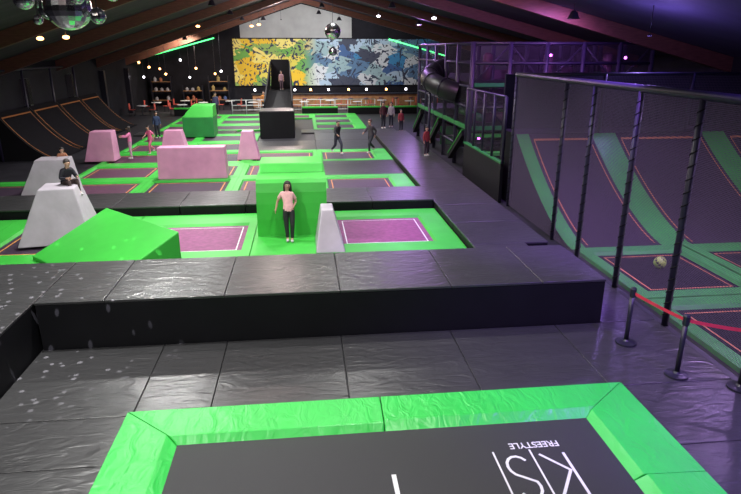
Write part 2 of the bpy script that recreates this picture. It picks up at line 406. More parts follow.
for r, y in enumerate(rows):
    for c, (x0, x1, a, b) in enumerate(cols):
        if c == 0 and r > 0: continue
        if (c == 4 and r in (1, 3, 4)) or (c == 3 and r in (3, 4, 5, 6)):
            if c == 4 or r == 3: fieldmat(x0, x1, y, y+3.18)
            continue
        lab = 'dark trampoline in green padding' if (r*2+c*3) % 2 == 0 else 'maroon-matted trampoline in green padding'
        tramp((x0, x1, y, y+3.18), (a, b, y+0.42, y+2.7), mm[(r*2+c*3) % 6], M['greenfar'], line=M['orange'] if r < 4 else None, label=lab)
for i in range(8):
    x = -10.0+i*1.95
    if -2.9 < x < -0.6 or -2.9 < x+1.9 < -0.6: continue
    fieldmat(x, x+1.94, 36.0, 37.5)

# ------------------------------------------------------------------ ramps
def rampthing(loc, rotz, width, prof, panelm, label, grp, gw=0.3, side=M['padface'], line=M['orange'], name='wall_trampoline', padm=None, lw=0.05):
    padm = padm or M['greenfar']
    t = thing(name, label, 'wall trampoline', loc, rotz, grp)
    n = len(prof)
    def strip(xa, xb, off, m, nm, i0=0, i1=None):
        i1 = i1 or n
        V = []; F = []
        for (d, z) in prof[i0:i1]: V += [(xa, d, z+off), (xb, d, z+off)]
        for i in range(i1-i0-1): F.append((2*i, 2*i+1, 2*i+3, 2*i+2))
        return mobj(nm, V, F, m, t, smooth=True)
    V = []; F = []
    for xx in (0, width):
        for (d, z) in prof: V.append((xx, d, z))
        V.append((xx, prof[-1][0], 0.0))
    k = n+1
    F.append(tuple(range(k))); F.append(tuple(range(k, 2*k))[::-1])
    for i in range(k): F.append((i, (i+1) % k, k+(i+1) % k, k+i))
    mobj('support_body', V, F, side, t)
    strip(0.0, gw, 0.03, padm, 'side_pad'); strip(width-gw, width, 0.03, padm, 'side_pad')
    strip(gw, width-gw, 0.02, panelm, 'jump_mat')
    if line:
        strip(gw+0.1, gw+0.1+lw, 0.035, line, 'marking_line', 1, n-1); strip(width-gw-0.1-lw, width-gw-0.1, 0.035, line, 'marking_line', 1, n-1)
        d, z = prof[-2]
        mobj('marking_line', [(gw+0.1, d-0.05, z+0.02), (width-gw-0.1, d-0.05, z+0.02), (width-gw-0.1, d+0.02, z+0.07), (gw+0.1, d+0.02, z+0.07)], [(0, 1, 2, 3)], line, t)
    return t
NP = 22
prof = [(4.6*i/NP, 0.02+2.25*(i/NP)**1.55) for i in range(NP+1)]
rl = 'tall dark curved trampoline ramp with green side pads and orange outline'
for x, w in ((6.55, 2.85), (9.4, 3.7), (13.1, 2.2)):
    rampthing((x, 13.4, 0), 0, w, prof, M['ramp'], rl, 'court ramps', gw=0.40, lw=0.035)
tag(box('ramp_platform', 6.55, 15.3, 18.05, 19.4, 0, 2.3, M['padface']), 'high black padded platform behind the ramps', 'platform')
profL = [(2.4*i/14, 0.02+2.1*(i/14)**1.7) for i in range(15)]
for y in (28.2, 31.6, 35.0, 38.4):
    rampthing((-11.2, y, 0), math.pi/2, 3.3, profL, M['matblack'], 'black curved quarter-pipe trampoline against the dark wall', 'side wall ramps', gw=0.06, padm=M['padface'], lw=0.05, line=M['orangedim'])
t = thing('side_net', 'black safety net on posts above the side ramps', 'net', (-13.65, 24.8, 0))
for y in (0, 3.4, 6.8, 10.2, 13.6): tube('post', [(0, y, 0), (0, y, 3.9)], 0.07, M['post'], t, 8)
mobj('net_panel', [(0, 0, 2.2), (0, 13.6, 2.2), (0, 13.6, 3.85), (0, 0, 3.85)], [(0, 1, 2, 3)], M['net_ps_y'], t)
tube('top_rail', [(0, 0, 3.9), (0, 13.6, 3.9)], 0.05, M['post'], t, 8)
for j, y in enumerate((10.2, 7.0, 3.8)):
    for i, x in enumerate((6.6, 9.45, 12.3)):
        tramp((x, x+2.8, y, y+3.15), (x+0.35, x+2.45, y+0.4, y+2.7), M['matblack'], M['greenfar'], line=M['orange'], label='dark court trampoline with green pads behind the net', grp='court trampolines')
F0 = 6.45
fence = thing('safety_net_fence', 'tall black safety net on dark padded posts around the trampoline court', 'net fence', (F0, 3.0, 0))
for y in (5.6, 7.1, 9.2, 11.05, 12.9, 14.4, 18.0):
    tube('post', [(0, y-3, 0), (0, y-3, 4.1)], 0.06, M['post'], fence, 12)
    sp_ = [(0.066*math.cos(q*math.pi/4), y-3+0.066*math.sin(q*math.pi/4), 0.1+3.85*q/136) for q in range(137)]
    mobj('net_lacing', *tubevf(sp_, 0.012, 5), M['padface'], fence, smooth=True)
for x in (2.8, 5.7, 8.8):
    tube('post', [(x, 15, 2.32), (x, 15, 4.1)], 0.06, M['post'], fence, 12)
tube('top_rail', [(0, 0, 4.1), (0, 15, 4.1)], 0.075, M['post'], fence)
tube('top_rail', [(0, 15, 4.1), (8.8, 15, 4.1)], 0.05, M['post'], fence)
mobj('net_panel', [(0, 0, 0.05), (0, 15, 0.05), (0, 15, 4.08), (0, 0, 4.08)], [(0, 1, 2, 3)], M['net_yz'], fence)
mobj('net_panel', [(0.05, 15, 2.34), (8.8, 15, 2.34), (8.8, 15, 4.08), (0.05, 15, 4.08)], [(0, 1, 2, 3)], M['net_xz'], fence)
tag(box('curtain', 6.6, 16.9, 19.5, 19.6, 0, 4.05, M['wall']), 'black curtain wall behind the trampoline court', 'curtain')
bt = thing('ball', 'yellow-green football on the court padding', 'ball', (8.0, 11.95, 0.03))
bv, bf = ellvf((0, 0, 0.14), (0.14, 0.14, 0.14), 16, 10)
mobj('ball_shell', bv, bf, None, bt, smooth=True, mats=[pmat('ball_yellow', (0.55, 0.9, 0.1), 0.4, 0.1), M['steel']], fm=[1 if (i*7) % 17 < 3 else 0 for i in range(len(bf))])

# ------------------------------------------------------------------ obstacles
def frust(name, label, cat, loc, bw, bd, tw, td, h, mat, rotz=0, dx=0, dy=0, grp=None):
    v = [(-bw/2, -bd/2, 0), (bw/2, -bd/2, 0), (bw/2, bd/2, 0), (-bw/2, bd/2, 0),
         (-tw/2+dx, -td/2+dy, h), (tw/2+dx, -td/2+dy, h), (tw/2+dx, td/2+dy, h), (-tw/2+dx, td/2+dy, h)]
    o = mobj(name, v, BF, mat, None, loc, bevel=0.03, seg=2); o.rotation_euler = (0, 0, rotz)
    return tag(o, label, cat, grp)
frust('foam_obstacle', 'pale grey sloped foam obstacle a child crouches on', 'foam block', (-6.5, 15.75, 0.1), 1.75, 1.6, 0.85, 0.9, 1.35, M['greyvinyl'], 0.15, 0.1, 0.1)
frust('foam_obstacle', 'pale foam obstacle a child leans over', 'foam block', (-8.9, 21.4, 0.1), 1.7, 1.2, 1.0, 0.8, 1.15, M['greyvinyl'], 0.1, 0.2)
frust('foam_obstacle', 'small pale grey fin-shaped foam wedge beside the girl', 'foam block', (0.52, 14.3, 0.1), 0.72, 1.3, 0.3, 0.7, 0.95, M['greyvinyl'], 0, -0.05, 0.2)
frust('foam_obstacle', 'wide pink foam block among the trampolines', 'foam block', (-4.35, 23.3, 0.1), 2.6, 0.7, 2.5, 0.6, 1.2, M['pink'])
frust('foam_obstacle', 'narrow pink tapered foam block', 'foam block', (-2.6, 27.4, 0.1), 1.0, 0.9, 0.5, 0.6, 1.25, M['pink'])
frust('foam_obstacle', 'pale pink tapered foam block', 'foam block', (-6.4, 30.0, 0.1), 1.2, 0.9, 0.8, 0.6, 1.0, M['pink'])
frust('foam_obstacle', 'pink sloped foam block next to children', 'foam block', (-9.1, 27.6, 0.1), 1.3, 0.9, 0.9, 0.7, 1.3, M['pink'], 0, 0.15)
t = thing('climbing_block', 'tall bright green vinyl climbing block with raised back section', 'climbing block', (-0.42, 15.2, 0.1))
pf = [(0.0, 0.0), (0.02, 0.45), (0.07, 0.85), (0.13, 1.15), (0.22, 1.38), (0.34, 1.46), (1.1, 1.50), (2.2, 1.50), (2.2, 0.0)]
V = [(-0.92, a, b) for a, b in pf]+[(0.92, a, b) for a, b in pf]; q = len(pf)
F = [tuple(range(q)), tuple(range(q, 2*q))[::-1]]+[(i, (i+1) % q, q+(i+1) % q, q+i) for i in range(q)]
mobj('block_body', V, F, M['greenfar'], t)
v = [(-0.88, 1.0, 1.5), (0.88, 1.0, 1.5), (0.88, 2.18, 1.5), (-0.88, 2.18, 1.5), (-0.88, 1.25, 1.72), (0.88, 1.25, 1.72), (0.88, 2.15, 1.75), (-0.88, 2.15, 1.75)]
mobj('back_cushion', v, BF, M['greenfar'], t, bevel=0.03)
A = Vector((-5.1, 15.2)); B = Vector((-2.85, 12.85)); Cw = Vector((-4.25, 11.65)); D = Vector((-6.5, 13.9)); c0 = (A+B+Cw+D)/4
A, B, Cw, D = A-c0, B-c0, Cw-c0, D-c0
v = [(D.x, D.y, 0), (Cw.x, Cw.y, 0), (B.x, B.y, 0), (A.x, A.y, 0), (D.x, D.y, 0.1), (Cw.x, Cw.y, 0.1), (B.x, B.y, 0.9), (A.x, A.y, 0.9)]
tag(mobj('foam_wedge', v, BF, M['greenfar'], None, (c0.x, c0.y, 0.1), bevel=0.03), 'large bright green foam ramp wedge behind the barrier', 'foam wedge')
t = thing('climbing_block', 'dark-sided block with green sloped top', 'climbing block', (-6.0, 35.4, 0.1))
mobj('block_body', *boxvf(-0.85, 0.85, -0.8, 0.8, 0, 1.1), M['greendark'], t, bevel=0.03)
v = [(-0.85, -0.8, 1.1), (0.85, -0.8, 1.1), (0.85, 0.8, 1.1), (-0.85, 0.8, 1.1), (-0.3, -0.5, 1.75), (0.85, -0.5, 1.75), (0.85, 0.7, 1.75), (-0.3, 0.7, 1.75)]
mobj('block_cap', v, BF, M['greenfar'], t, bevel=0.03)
t = thing('jump_tower', 'tall narrow black padded jump tower with ramp and pedestal', 'jump tower', (-1.55, 38.5, 0))
mobj('pedestal', *boxvf(-1.0, 0.95, -4.2, -2.2, 0.0, 1.5), M['padface'], t, bevel=0.03)
mobj('pedestal_top', *boxvf(-0.98, 0.93, -4.18, -2.22, 1.5, 1.54), M['pad'], t, bevel=0.01)
mobj('upper_deck', *boxvf(-0.75, 0.75, 1.0, 3.6, 0, 2.3), M['padface'], t, bevel=0.03)
v = [(-0.85, -2.15, 0.0), (0.85, -2.15, 0.0), (0.75, 0.99, 0.0), (-0.75, 0.99, 0.0), (-0.85, -1.9, 1.4), (0.85, -1.9, 1.4), (0.75, 0.99, 2.28), (-0.75, 0.99, 2.28)]
mobj('ramp', v, BF, M['padface'], t)
for sx in (-1, 1):
    v = [(sx*0.78, -1.9, 1.4), (sx*0.86, -1.9, 1.4), (sx*0.80, 3.6, 2.3), (sx*0.72, 3.6, 2.3), (sx*0.78, -1.9, 1.9), (sx*0.86, -1.9, 1.9), (sx*0.66, 3.6, 4.1), (sx*0.60, 3.6, 4.1)]
    mobj('side_wall', v, BF, M['padface'], t)
v = [(-0.75, 3.61, 0.0), (0.75, 3.61, 0.0), (0.75, 3.9, 0.0), (-0.75, 3.9, 0.0), (-0.6, 3.61, 4.2), (0.6, 3.61, 4.2), (0.6, 3.9, 4.2), (-0.6, 3.9, 4.2)]
mobj('back_board', v, BF, M['padface'], t)

# ------------------------------------------------------------------ stanchions and belt
SP = [(5.33, 8.54), (5.56, 7.45), (6.27, 7.0)]
for (x, y) in SP:
    t = thing('barrier_post', 'black belt barrier post with round base', 'barrier post', (x, y, 0.04), 0, 'belt barrier posts')
    v, f = lathe([(0.17, 0), (0.17, 0.03), (0.06, 0.05), (0.035, 0.08)], 24); mobj('base', v, f, M['steel'], t, smooth=False)
    v, f = lathe([(0.038, 0.07), (0.038, 0.86)], 14); mobj('pole', v, f, M['steel'], t, smooth=True)
    v, f = lathe([(0.048, 0.86), (0.05, 1.0), (0.035, 1.025)], 14); mobj('belt_head', v, f, M['steel'], t)
for (a, b) in ((SP[0], SP[1]), (SP[1], SP[2])):
    a3 = Vector((a[0], a[1], 0.97)); b3 = Vector((b[0], b[1], 0.97)); V = []; F = []; N = 12
    d = (b3-a3).normalized(); a3 += d*0.05; b3 -= d*0.05
    for i in range(N+1):
        s = i/N; p = a3.lerp(b3, s)-a3; z = -0.05*s*(1-s)
        V += [(p.x, p.y, z-0.028), (p.x, p.y, z+0.028)]
    for i in range(N): F.append((2*i, 2*i+2, 2*i+3, 2*i+1))
    tag(mobj('barrier_belt', V, F, M['red'], None, a3), 'red retractable belt stretched between barrier posts', 'barrier belt', 'red belts')

# ------------------------------------------------------------------ play structure
ps = thing('play_structure', 'multi-level black climbing frame with nets, tube slide and purple light', 'climbing frame', (6.6, 23.6, 0))
xs = (0.0, 1.5, 3.0, 4.5, 6.0, 7.4); ys = (0.0, 2.2, 4.4, 6.6, 8.8, 11.0)
for x in xs:
    for y in ys:
        if x > 0 and y > 5: continue
        tube('post', [(x, y, 0), (x, y, 5.1)], 0.095, M['post'], ps, 8)
for z in (0.9, 1.7, 2.6, 3.4, 4.3, 5.05):
    for y in (0.0, 2.2, 4.4): tube('beam', [(0, y, z), (7.4, y, z)], 0.06, M['post'], ps, 8)
    for x in xs: tube('beam', [(x, 0, z), (x, 11 if x == 0 else 4.4, z)], 0.06, M['post'], ps, 8)
for i, x in enumerate(xs[:-1]):
    for z0, z1, fl in ((1.8, 3.4, i % 2), (3.5, 5.0, (i+1) % 2)):
        a, b = (x, xs[i+1]) if fl else (xs[i+1], x)
        tube('brace', [(a, 0.02, z0), (b, 0.02, z1)], 0.035, M['post'], ps, 6)
for i in (0, 2, 4):
    a, b = ys[i+1], ys[i]
    v = [(-0.3, a, 0.2), (-0.1, a, 0.2), (-0.1, b, 1.5), (-0.3, b, 1.5), (-0.3, a, 0.42), (-0.1, a, 0.42), (-0.1, b, 1.72), (-0.3, b, 1.72)]
    mobj('climbing_ramp', v, BF, M['padface'], ps)
    v = [(-0.32, a, 0.43), (-0.26, a, 0.43), (-0.26, b, 1.73), (-0.32, b, 1.73), (-0.32, a, 0.47), (-0.26, a, 0.47), (-0.26, b, 1.77), (-0.32, b, 1.77)]
    mobj('ramp_edge', v, BF, M['greenfar'], ps)
for (xa, xb, ya, yb, z) in ((0.1, 7.3, 0.1, 4.3, 1.74), (0.1, 7.3, 0.1, 4.3, 3.44), (0.1, 2.9, 4.5, 10.9, 1.74), (0.1, 2.9, 4.5, 10.9, 3.44)):
    mobj('platform', *boxvf(xa, xb, ya, yb, z, z+0.12), M['padface'], ps)
mobj('platform_edge', *boxvf(0.1, 7.3, -0.08, 0.02, 1.72, 1.88), M['greendark'], ps)
mobj('platform_edge', *boxvf(0.1, 7.3, -0.08, 0.02, 3.42, 3.56), M['greendark'], ps)
mobj('platform_edge', *boxvf(-0.08, 0.02, 0.1, 10.9, 1.72, 1.88), M['greendark'], ps)
mobj('platform_edge', *boxvf(-0.08, 0.02, 4.5, 10.9, 3.42, 3.54), M['padface'], ps)
for z in (0.1, 1.89, 3.57):
    mobj('net_panel', [(0.05, -0.02, z), (7.35, -0.02, z), (7.35, -0.02, z+1.45), (0.05, -0.02, z+1.45)], [(0, 1, 2, 3)], M['net_ps_x'], ps)
    mobj('net_panel', [(-0.02, 0.05, z), (-0.02, 10.95, z), (-0.02, 10.95, z+1.45), (-0.02, 0.05, z+1.45)], [(0, 1, 2, 3)], M['net_ps_y'], ps)
mobj('back_wall', *boxvf(3.1, 7.3, 4.5, 4.55, 0.1, 5.0), M['wall'], ps)
mobj('back_wall', *boxvf(3.0, 3.05, 4.6, 10.9, 0.1, 5.0), M['wall'], ps)
for (xa, xb, y, z0, z1, m) in ((3.1, 4.3, 2.2, 1.85, 2.5, 'greendark'), (0.1, 1.4, 1.0, 1.9, 2.3, 'matmaroon'), (4.6, 5.8, 2.2, 3.6, 4.1, 'matmaroon'), (1.6, 2.8, 2.2, 1.9, 2.2, 'red'), (1.6, 2.8, 2.2, 3.6, 4.0, 'matmaroon'), (6.1, 7.2, 2.2, 3.6, 3.9, 'greendark'), (0.1, 1.4, 5.6, 0.3, 1.2, 'greendark'), (0.1, 1.4, 7.8, 0.3, 1.3, 'matmaroon')):
    mobj('colour_panel', *boxvf(xa, xb, y, y+0.06, z0, z1), M[m], ps)
for i in range(6):
    v, f = tubevf([(0.6+1.0*i, 0.5, 2.15), (0.6+1.0*i, 4.0, 2.15)], 0.16, 10); mobj('foam_roller', v, f, M['matmaroon'] if i % 2 else M['greendark'], ps, smooth=True)
for i in range(5):
    v, f = lathe([(0.16, 3.6), (0.2, 3.8), (0.2, 4.6), (0.1, 4.7)], 10, 1.0+1.3*i, 1.3); mobj('punch_bag', v, f, M['matmaroon'] if i % 2 == 0 else M['padface'], ps, smooth=True)
pts = []
for i in range(21):
    a = math.pi*0.95*i/20
    pts.append((0.1-1.05*math.sin(a), 4.9-1.5*(1-math.cos(a)), 4.05-1.0*i/20))
mobj('tube_slide', *tubevf(pts, 0.42, 18, False), M['slide'], ps, smooth=True)
for i in (4, 8, 12, 16):
    mobj('slide_joint', *tubevf([pts[i], (Vector(pts[i])*0.7+Vector(pts[i+1])*0.3)], 0.45, 18), M['steel'], ps)
tube('slide_strut', [(-0.95, 3.4, 0), (-0.95, 3.4, 3.2)], 0.06, M['post'], ps, 8)
for i in range(5):
    mobj('climbing_step', *boxvf(0.2, 2.2, -0.1-0.45*i, 0.3-0.45*i, 1.55-0.3*i-0.12, 1.55-0.3*i), M['greenfar'] if i % 2 == 0 else M['padface'], ps)
for x, y, z in ((1.2, .6, 2.9), (3.4, .6, 4.6), (5.2, .6, 2.9), (2.6, .6, 1.2), (6.6, .6, 4.5), (0.6, .6, 1.3), (0.8, 6, 2.8), (0.8, 8.5, 1.2)):
    mobj('lamp', *ellvf((x, y, z), (0.06, 0.06, 0.06), 10, 6), M['lamppurple'], ps)
lw_ = thing('padded_wall', 'black padded low wall with net above beside the aisle', 'padded wall', (6.3, 18.4, 0))
mobj('wall_panel', *boxvf(-0.05, 0.05, 0, 4.6, 0, 1.3), M['padface'], lw_)
mobj('net_panel', [(0, 0, 1.36), (0, 4.6, 1.36), (0, 4.6, 3.4), (0, 0, 3.4)], [(0, 1, 2, 3)], M['net_ps_y'], lw_)
mobj('wall_cap', *boxvf(-0.07, 0.07, 0, 4.6, 1.3, 1.36), M['greendark'], lw_)
for y in (0, 1.15, 2.3, 3.45, 4.6): tube('post', [(0, y, 1.3), (0, y, 3.4)], 0.05, M['post'], lw_, 8)
tube('top_rail', [(0, 0, 3.4), (0, 4.6, 3.4)], 0.04, M['post'], lw_, 8)

# ------------------------------------------------------------------ bar and seating at the far end
bar = thing('bar_counter', 'long wooden bar counter below the mural', 'bar counter', (3.0, 54.6, 0))
mobj('counter_body', *boxvf(-7.5, 7.5, -0.35, 0.35, 0, 1.05), M['wood'], bar); mobj('counter_top', *boxvf(-7.6, 7.6, -0.45, 0.45, 1.05, 1.12), M['steel'], bar)
table = None; chair = None
random.seed(7)
for i, (x, y) in enumerate([(-12, 51), (-10, 52.6), (-8.2, 50.6), (-6.2, 52), (-12.4, 48), (-9.5, 48.6), (-4.2, 50.4), (-2.2, 52.2), (0, 50.6), (2.2, 51.6), (4.4, 50.2), (6.6, 51.4), (8.8, 50.4), (10.6, 52)]):
    if table is None:
        table = thing('cafe_table', 'small round cafe table in the seating area', 'table', (x, y, 0), 0, 'cafe tables')
        v, f = lathe([(0.4, 0.72), (0.4, 0.76)], 18); mobj('table_top', v, f, M['rail'], table)
        v, f = lathe([(0.25, 0), (0.25, 0.03), (0.04, 0.05), (0.04, 0.72)], 12); mobj('pedestal', v, f, M['steel'], table)
        chair = thing('cafe_chair', 'red cafe chair beside a round table', 'chair', (x-0.75, y, 0), math.pi/2, 'cafe chairs')
        rd = cloth((0.5, 0.08, 0.06), 'chair_seat')
        mobj('seat', *boxvf(-0.2, 0.2, -0.2, 0.2, 0.43, 0.48), rd, chair, bevel=0.01)
        mobj('backrest', *boxvf(-0.2, 0.2, 0.17, 0.21, 0.5, 0.92), rd, chair, bevel=0.01)
        for lx in (-0.17, 0.17):
            for ly in (-0.17, 0.17): tube('leg', [(lx, ly, 0), (lx, ly, 0.45)], 0.018, M['steel'], chair, 6)
    else:
        copy_thing(table, (x, y, 0)); copy_thing(chair, (x-0.75, y, 0), math.pi/2)
    copy_thing(chair, (x+0.75, y, 0), -math.pi/2)
stool = thing('bar_stool', 'black bar stool with round seat at the counter', 'bar stool', (-4.0, 53.7, 0), 0, 'bar stools')
v, f = lathe([(0.2, 0), (0.2, 0.02), (0.03, 0.04), (0.03, 0.7)], 12); mobj('stand', v, f, M['rail'], stool)
v, f = lathe([(0.19, 0.7), (0.2, 0.75), (0.17, 0.79)], 14); mobj('seat', v, f, M['matmaroon'], stool)
for i in range(1, 11): copy_thing(stool, (-4.0+1.35*i, 53.7, 0))
for k2, (xa, xb, y) in enumerate(((-5.6, -0.2, 48.0), (0.2, 5.6, 48.0))):
    t = thing('railing', 'white metal railing in front of the seating area', 'railing', ((xa+xb)/2, y, 0), 0, 'white railings')
    w = (xb-xa)/2
    for z in (0.35, 0.7, 1.1): tube('rail_bar', [(-w, 0, z), (w, 0, z)], 0.03, M['rail'], t, 8)
    for i in range(6): tube('upright', [(-w+2*w*i/5, 0, 0), (-w+2*w*i/5, 0, 1.1)], 0.03, M['rail'], t, 8)
for i, (x, y, hh) in enumerate(((-12.6, 56.2, 3), (-9.9, 56.2, 2), (-7.6, 56.2, 3))):
    t = thing('shelf_rack', 'metal shelf rack against the end wall', 'shelf', (x, y, 0), 0, 'shelf racks')
    zs = [0.5+0.8*q for q in range(hh)]
    for z in zs: mobj('shelf_board', *boxvf(-0.85, 0.85, -0.25, 0.25, z, z+0.05), M['wood'], t)
    for sx in (-0.85, 0.85): mobj('side_frame', *boxvf(sx-0.03, sx+0.03, -0.25, 0.25, 0, zs[-1]+0.5), M['steel'], t)
    for z in zs:
        for j in range(3):
            if random.random() < 0.3: continue
            h = random.uniform(0.25, 0.5); c = random.choice([(0.4, 0.4, 0.45), (0.4, 0.15, 0.08), (0.1, 0.15, 0.35), (0.4, 0.3, 0.12)])
            v, f = lathe([(0.14, 0), (0.14, h*0.7), (0.06, h*0.85), (0.06, h)], 10)
            tag(mobj('storage_jar', v, f, cloth(c, 'jar_paint', 0.4), None, (x-0.5+0.5*j, 56.1, z+0.05)), 'coloured jar standing on a shelf rack', 'jar', 'jars on shelf racks')
for i, (x, y, zz) in enumerate(((-13, 52, 2.7), (-12, 53.5, 3.3), (-10.8, 50, 3.0), (-9.6, 53.5, 2.6), (-8.6, 51, 3.4), (-7.4, 53, 2.9), (-6.5, 50, 3.2), (-11.3, 47, 3.6), (-12.5, 49, 3.9), (-9, 47, 4.1))):
    t = thing('pendant_lamp', 'small warm pendant lamp over the seating area', 'pendant lamp', (x, y, zz), 0, 'pendant lamps')
    mobj('bulb', *ellvf((0, 0, 0), (0.09, 0.09, 0.09), 8, 6), M['lampwarm'] if i % 3 else M['lampwhite'], t)
    tube('cord', [(0, 0, 0.08), (0, 0, roofz(x)-zz-0.05)], 0.012, M['steel'], t, 5)
for i, x in enumerate((-4.3, -3, -0.8, 0.6, 2.2, 4.0, 5.6, 7.4, 9.2)):
    t = thing('bar_lamp', 'small warm lamp standing on the bar counter', 'table lamp', (x, 54.6, 1.12), 0, 'bar lamps')
    v, f = lathe([(0.08, 0), (0.08, 0.02), (0.015, 0.03), (0.015, 0.25)], 10); mobj('stand', v, f, M['steel'], t)
    v, f = lathe([(0.1, 0.25), (0.07, 0.42)], 10); mobj('lamp_shade', v, f, M['lampwarm'] if i % 2 else M['lampwhite'], t)
for x, w in ((1.2, 1.4), (5.0, 1.6), (8.5, 1.5), (-8.5, 1.4)):
    t = thing('rest_bench', 'black padded bench with green top edge', 'bench', (x, 47.55, 0), 0, 'green edged benches')
    mobj('bench_body', *boxvf(-w, w, -0.3, 0.1, 0, 0.5), M['padface'], t, bevel=0.02); mobj('bench_cushion', *boxvf(-w, w, -0.32, 0.12, 0.5, 0.6), M['greenfar'], t, bevel=0.02)

# ------------------------------------------------------------------ people
def skinmesh(verts, edges, roots, sub=1):
    me = bpy.data.meshes.new('tmp'); bm = bmesh.new(); ly = bm.verts.layers.skin.verify(); bv = []
    for i, (c, r) in enumerate(verts):
        q = bm.verts.new(c); q[ly].radius = (r, r) if not isinstance(r, tuple) else r; q[ly].use_root = i in roots; bv.append(q)
    for a, b in edges: bm.edges.new((bv[a], bv[b]))
    bm.to_mesh(me); bm.free()
    o = bpy.data.objects.new('tmp', me); link(o)
    sk = o.modifiers.new('s', 'SKIN'); sk.use_smooth_shade = True
    sb = o.modifiers.new('u', 'SUBSURF'); sb.levels = sub; sb.render_levels = sub
    bpy.context.view_layer.update()
    em = bpy.data.meshes.new_from_object(o.evaluated_get(bpy.context.evaluated_depsgraph_get()))
    V = [tuple(x.co) for x in em.vertices]; F = [tuple(p.vertices) for p in em.polygons]; N = [tuple(x.normal) for x in em.vertices]
    bpy.data.objects.remove(o); bpy.data.meshes.remove(em)
    return V, F, N
STAND = dict(pelvis=(0, 0, .93), spine=(0, 0, 1.08), chest=(0, 0, 1.28), neckb=(0, .01, 1.40), neck=(0, .005, 1.455), head0=(0, -.012, 1.53), head1=(0, -.015, 1.605), top=(0, -.005, 1.655),
             shL=(.145, .01, 1.355), elL=(.20, .03, 1.10), wrL=(.22, -.04, .87), shR=(-.145, .01, 1.355), elR=(-.20, .03, 1.10), wrR=(-.22, -.04, .87),
             hipL=(.085, 0, .86), knL=(.09, -.02, .49), anL=(.095, .01, .09), hipR=(-.085, 0, .86), knR=(-.09, -.02, .49), anR=(-.095, .01, .09))
def person(label, loc, rotz, h, shirt, trousers, hair=(0.02, 0.013, 0.01), pose=None, longhair=False, sleeve='short', group=None, shoes=(0.5, 0.5, 0.5)):
    s = h/1.72
    J = {k_: Vector(v_) for k_, v_ in STAND.items()}
    for k_, v_ in (pose or {}).items(): J[k_] = Vector(v_)
    t = thing('person', label, 'person', loc, rotz, group)
    def sc(V): return [(a*s, b*s, c*s) for a, b, c in V]
    fd = Vector((0, -1, 0))
    names = [('pelvis', (.135, .105)), ('spine', (.115, .09)), ('chest', (.135, .105)), ('neckb', .065), ('neck', .052), ('head0', .076), ('head1', .10), ('top', .07)]
    idx = {n_: i for i, (n_, r_) in enumerate(names)}
    V = [(J[n_], r_) for n_, r_ in names]; E = [(i, i+1) for i in range(7)]
    SG = [('torso', J['pelvis'], J['spine'], .11, 0), ('torso', J['spine'], J['chest'], .11, 1), ('upper', J['chest'], J['neckb'], .10, 0), ('head', J['neck'], J['top'], .09, 0)]
    for sd in 'LR':
        b = len(V)
        hand = J['wr'+sd]+(J['wr'+sd]-J['el'+sd]).normalized()*.07
        V += [(J['sh'+sd], .058), (J['el'+sd], .041), (J['wr'+sd], .027), (hand, .033)]
        E += [(idx['chest'], b), (b, b+1), (b+1, b+2), (b+2, b+3)]
        b = len(V); toe = J['an'+sd]+fd*.13+Vector((0, 0, -.045))
        V += [(J['hip'+sd], .092), (J['kn'+sd], .06), (J['an'+sd], .04), (toe, .03)]
        E += [(0, b), (b, b+1), (b+1, b+2), (b+2, b+3)]
        SG += [('upper', J['chest'], J['sh'+sd], .08, 0), ('arm', J['sh'+sd], J['el'+sd], .05, 0), ('fore', J['el'+sd], J['wr'+sd], .035, 0), ('hand', J['wr'+sd], hand, .03, 0),
               ('leg', J['hip'+sd], J['kn'+sd], .075, 0), ('shin', J['kn'+sd], J['an'+sd], .05, 0), ('foot', J['an'+sd], toe, .035, 0)]
    bV, bF, bN = skinmesh(V, E, {0}, 2)
    axis = (J['spine']-J['pelvis']).normalized()
    def region(c):
        best = None
        for nm, a, b, r, _ in SG:
            ab = b-a; tt = max(0, min(1, (c-a).dot(ab)/max(1e-6, ab.length_squared))); dd = (c-(a+ab*tt)).length-r
            if best is None or dd < best[0]: best = (dd, nm, tt)
        return best[1], best[2], (c-J['pelvis']).dot(axis)
    sf = []; tf = []
    for q in bF:
        c = Vector((0, 0, 0))
        for i in q: c += Vector(bV[i])
        c /= len(q); nm, tt, al = region(c)
        if nm == 'upper' or (nm == 'torso' and al > -0.07) or nm == 'arm' and (sleeve == 'long' or tt < .62) or (nm == 'fore' and sleeve == 'long' and tt < .93): sf.append(q)
        if nm in ('leg',) or (nm == 'shin' and tt < .93) or (nm == 'torso' and al < 0.05): tf.append(q)
    def garment(fs, off, nm, m):
        used = sorted({i for q in fs for i in q}); mp_ = {i: j for j, i in enumerate(used)}
        vv = [tuple(Vector(bV[i])+Vector(bN[i])*off) for i in used]
        mobj(nm, sc(vv), [tuple(mp_[i] for i in q) for q in fs], m, t, smooth=True)
    parts = [(bV, bF)]
    FV = []; FE = []; RT = set()
    for sd, sg in (('L', 1), ('R', -1)):
        wr = J['wr'+sd]; d = (wr-J['el'+sd]).normalized(); side = d.cross(Vector((1, 0, 0))).normalized()
        if side.length < .5: side = Vector((0, 1, 0))
        curl = Vector((-sg, 0, 0))
        for k_, (off, ln) in enumerate(((-.03, .07), (-.01, .08), (.01, .075), (.03, .06))):
            b = len(FV); p = wr+d*.075+side*off
            FV += [(p, .010), (p+d*ln*.5+curl*.006, .0095), (p+d*ln*.85+curl*.025, .008)]; FE += [(b, b+1), (b+1, b+2)]; RT.add(b)
        b = len(FV); p = wr+d*.03-side*.02
        FV += [(p, .012), (p+d*.03-side*.03, .011), (p+d*.06-side*.038+curl*.008, .009)]; FE += [(b, b+1), (b+1, b+2)]; RT.add(b)
    parts.append(skinmesh(FV, FE, RT)[:2])
    H = J['head1']; fy = H.y
